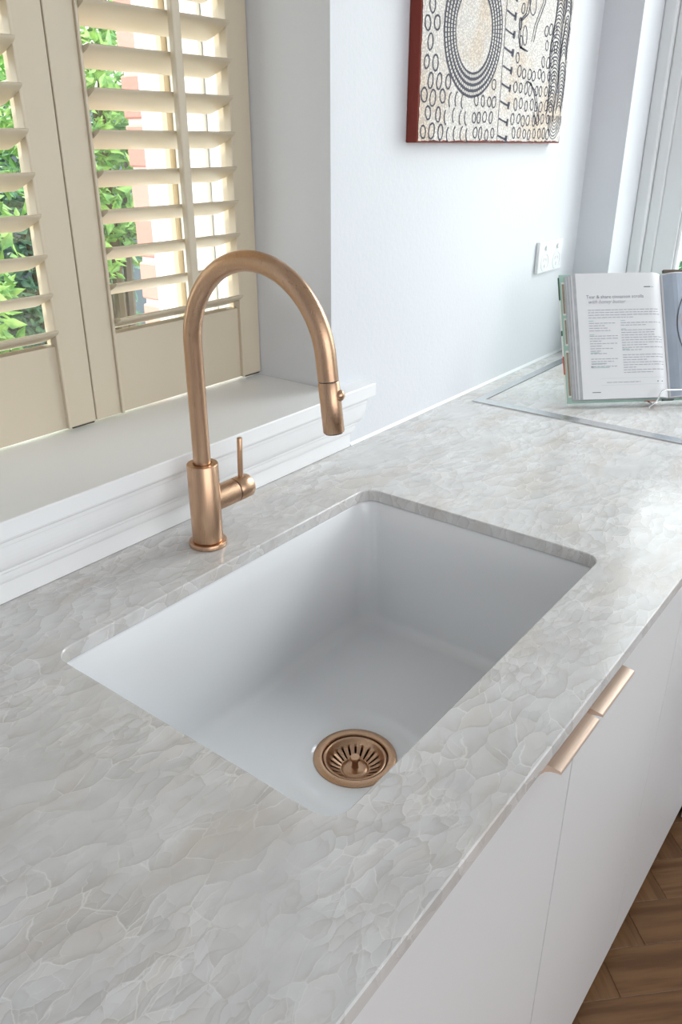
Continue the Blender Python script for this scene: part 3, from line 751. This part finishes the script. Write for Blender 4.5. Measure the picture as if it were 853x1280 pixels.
# photo page
bm = bmesh.new(); page_bar(bm, .0035, .1885, .004, BH-.007, .0007); obj('photo_print', bm, 'photo_blue', bkth, local=True)
def page_ribbon(mat, name, P, wd, closed=True, fill=False):
    bm = bmesh.new()
    if fill: bm.faces.new([bm.verts.new((x, y, wsurf(x)+.0011)) for x, y in P])
    else:
        n = len(P); L = []
        for i in range(n):
            a = Vector(P[i-1]); b = Vector(P[(i+1) % n]); d = (b-a).normalized(); nn = Vector((-d.y, d.x))*wd/2; p = Vector(P[i])
            L.append((bm.verts.new((p.x+nn.x, p.y+nn.y, wsurf(p.x+nn.x)+.0014)), bm.verts.new((p.x-nn.x, p.y-nn.y, wsurf(p.x-nn.x)+.0014))))
        for i in range(n): j = (i+1) % n; bm.faces.new((L[i][0], L[j][0], L[j][1], L[i][1]))
    obj(name, bm, mat, bkth, local=True)
page_ribbon('print_ink', 'photo_rim', oval(.105, .148, .083, .104, 0, n=60), .0022)
page_ribbon('photo_cloth', 'photo_napkin', [(.006, .160), (.030, .176), (.060, .190), (.085, .172), (.070, .150), (.046, .128), (.034, .146), (.020, .150)], 0, True, True)
for k in range(7):
    a = 2*PI*k/6; cx, cy = (.115, .15) if k == 6 else (.115+.038*math.cos(a), .15+.048*math.sin(a))
    page_ribbon('bread', 'photo_scroll', oval(cx, cy, .0165, .019, 0, n=18), 0, True, True)
# picture cards printed inside the front board and coloured jacket edge
for y0, y1, x0, x1 in ((.182, .252, -.2135, -.2068), (.118, .176, -.2125, -.2068), (.010, .108, -.2135, -.2066)):
    bm = bmesh.new(); rings(bm, [[(x0, y, .0016), (x1, y, .0016)] for y in (y0, y1)], False); o = obj('cover_card', bm, 'card_white', bkth, local=True)
    bm = bmesh.new(); rings(bm, [[(x0+.0012, y, .0019), (x1-.0008, y, .0019)] for y in (y0+.004, y1-.004)], False); obj('card_picture', bm, 'card_photo', o, local=True)
for y0, y1, mt in ((.215, .262, 'cover_green'), (.150, .214, 'card_white'), (.140, .150, 'cover_green'), (.096, .139, 'card_white'), (.058, .096, 'cover_red'), (.0, .058, 'card_white')):
    bm = bmesh.new(); box(bm, -BW-.0022, -BW, y0, y1, -.0014, .0014); obj('jacket_edge', bm, mt, bkth, local=True)
bm = bmesh.new(); box(bm, -.012, .012, -.0025, .0, -.002, .006); obj('headband', bm, 'slot_dark', bkth, local=True)
bm = bmesh.new(); box(bm, -.05, -.020, -.0028, -.0020, -.001, .004); obj('jacket_edge', bm, 'cover_red', bkth, local=True)

# wire stand
smat = bmat.copy(); smat.translation = Vector((gut.x, gut.y, 0))
sd = thing('book_stand', 'thin steel wire bookstand holding the open cookbook', 'stand', (gut.x, gut.y, .0024))
def W(a, b, c): # along the book, out to the reader, height over counter
    p = gut+u*a-bk*b; return (p.x, p.y, c)
lipz, lipb = .0300, .020
half = [(.058, .030, .0042), (.057, .0285, .0080), (.048, .0235, .0115), (.0410, .0215, .0150), (.0375, .0225, .0230), (.0350, .0225, .0330), (.0310, .0218, .0380), (.0240, .0212, .0392)]
full = [W(-a, b, c) for a, b, c in half]+[W(0, .0212, .0392)]+[W(a, b, c) for a, b, c in half[::-1]]
obj('page_rail', tube(full, .0017, 12), 'steel', sd, smooth=40)
for a in (-.041, .041):
    P = [W(a, .0215, .0135), W(a, .0180, .0075), W(a, .0140, .0058), W(a, -.010, .0058), W(a, -.018, .0075), W(a, -.0225, .016)]
    for f in (.1, .3, .6, .95):
        p = gut+u*a+v*(BH*f)-nw*.0165; P.append((p.x, p.y, p.z))
    obj('back_upright', tube(P, .0017, 12), 'steel', sd, smooth=40)
    q = gut+u*a+v*(BH*.72)-nw*.0168
    e_ = W(a, -.175, .0042); obj('rear_leg', tube([q, e_], .0017, 12), 'steel', sd, smooth=40)
p = gut+u*.055+v*(BH*1.012)-nw*.0165
bm = bmesh.new(); box(bm, -.042, .042, -.012, .006, -.004, .003, bev=.001); mm = Matrix((u, v, nw)).transposed().to_4x4(); mm.translation = p; bm.transform(mm)
obj('top_bar', bm, 'walnut', sd)

# ------------------------------------------------------------------ garden outside the window
bm = B(-4, 12, .47, 9, -1.35, -1.30); box(bm, XR+.23, 12, -6, .469, -1.35, -1.30); struct('ground', bm, 'soil')
def leaf_mesh(bm, c, size, rng):
    d = Vector((rng.gauss(0, 1), rng.gauss(0, 1), rng.gauss(-.2, .6))).normalized(); n = d.cross(Vector((rng.gauss(0, .6), rng.gauss(-.7, .4), 1))).normalized(); s = n
    k = d.cross(s)*.12
    P = [c, c+d*size*.45+s*size*.24+k*size, c+d*size, c+d*size*.45-s*size*.24+k*size]
    V = [bm.verts.new(p) for p in P]; bm.faces.new((V[0], V[1], V[2])); bm.faces.new((V[0], V[2], V[3]))
def shrub(label, cx, cy, rx, ry, z0, z1, n, size, mat, seed):
    rng = random.Random(seed); t = thing('garden_shrub', label, 'shrub', (cx, cy, -1.3), 'shrubs outside the window')
    bm = bmesh.new(); zc, rz = (z0+z1)/2, (z1-z0)/2
    for i in range(n):
        while True:
            a, b, c_ = rng.uniform(-1, 1), rng.uniform(-1, 1), rng.uniform(-1, 1); r = math.sqrt(a*a+b*b+c_*c_)
            if .3 < r < 1 and rng.random() < r*r: break
        lump = .82+.18*math.sin(a*7+seed)*math.cos(c_*9+b*5)
        leaf_mesh(bm, Vector((cx+rx*a*lump, cy+ry*b*lump, zc+rz*c_*lump)), size*rng.uniform(.6, 1.25), rng)
    o = obj('foliage', bm, mat, t); o['kind'] = 'stuff'
    bm = bmesh.new()
    for i in range(4):
        a = 2*PI*i/4+seed; tube([(cx, cy, -1.3), (cx+.12*rx*math.cos(a), cy+.12*ry*math.sin(a), zc-.4*rz), (cx+.5*rx*math.cos(a), cy+.5*ry*math.sin(a), zc+.2*rz)], [.022, .016, .006], 6, bm)
    obj('stem', bm, 'bark', t)
shrub('bright green leafy shrub growing close outside the window', 1.36, 1.70, .42, .42, -.05, 1.30, 5200, .060, 'leaf_bright', 1)
shrub('tall pale green bush between the window and the slate fence', .46, 1.60, .44, .42, -.95, 1.15, 6500, .060, 'leaf_bright', 2)
shrub('dark green shrub low against the slate fence', 1.55, 2.50, .60, .28, -1.0, .95, 4600, .070, 'leaf_dark', 3)
shrub('dark green shrub crowded behind the tall pale bush', .30, 2.50, .6, .28, -.9, 1.3, 3600, .070, 'leaf_dark', 5)
shrub('broad mid green shrub outside the window above the return counter', 4.0, -.2, .6, .9, -1.0, .75, 5200, .075, 'leaf_dark', 8)
shrub('pale green shrub beside the broad one outside the return counter window', 4.1, -2.3, .6, .95, -1.0, .55, 4200, .075, 'leaf_bright', 9)
fz = thing('garden_fence', 'slate grey board fence at the back of the garden', 'fence', (1.6, 3.0, -1.3))
bm = B(-.068, .068, -.009, .009, 0, 2.05, bev=.003, seg=1); bd = obj('board', bm, 'fence_slate', fz, local=True); inv = chain(fz).inverted()
for k in range(36):
    o = bd if k == 0 else linked(bd, (0, 0, 0)); o.location = inv @ Vector((-.9+k*.14, 3.0, -1.3+Z0))
for zz in (-1.0, .3): obj('rail', B(-1, 4.1, 3.0095, 3.05, zz, zz+.07), 'fence_slate', fz)
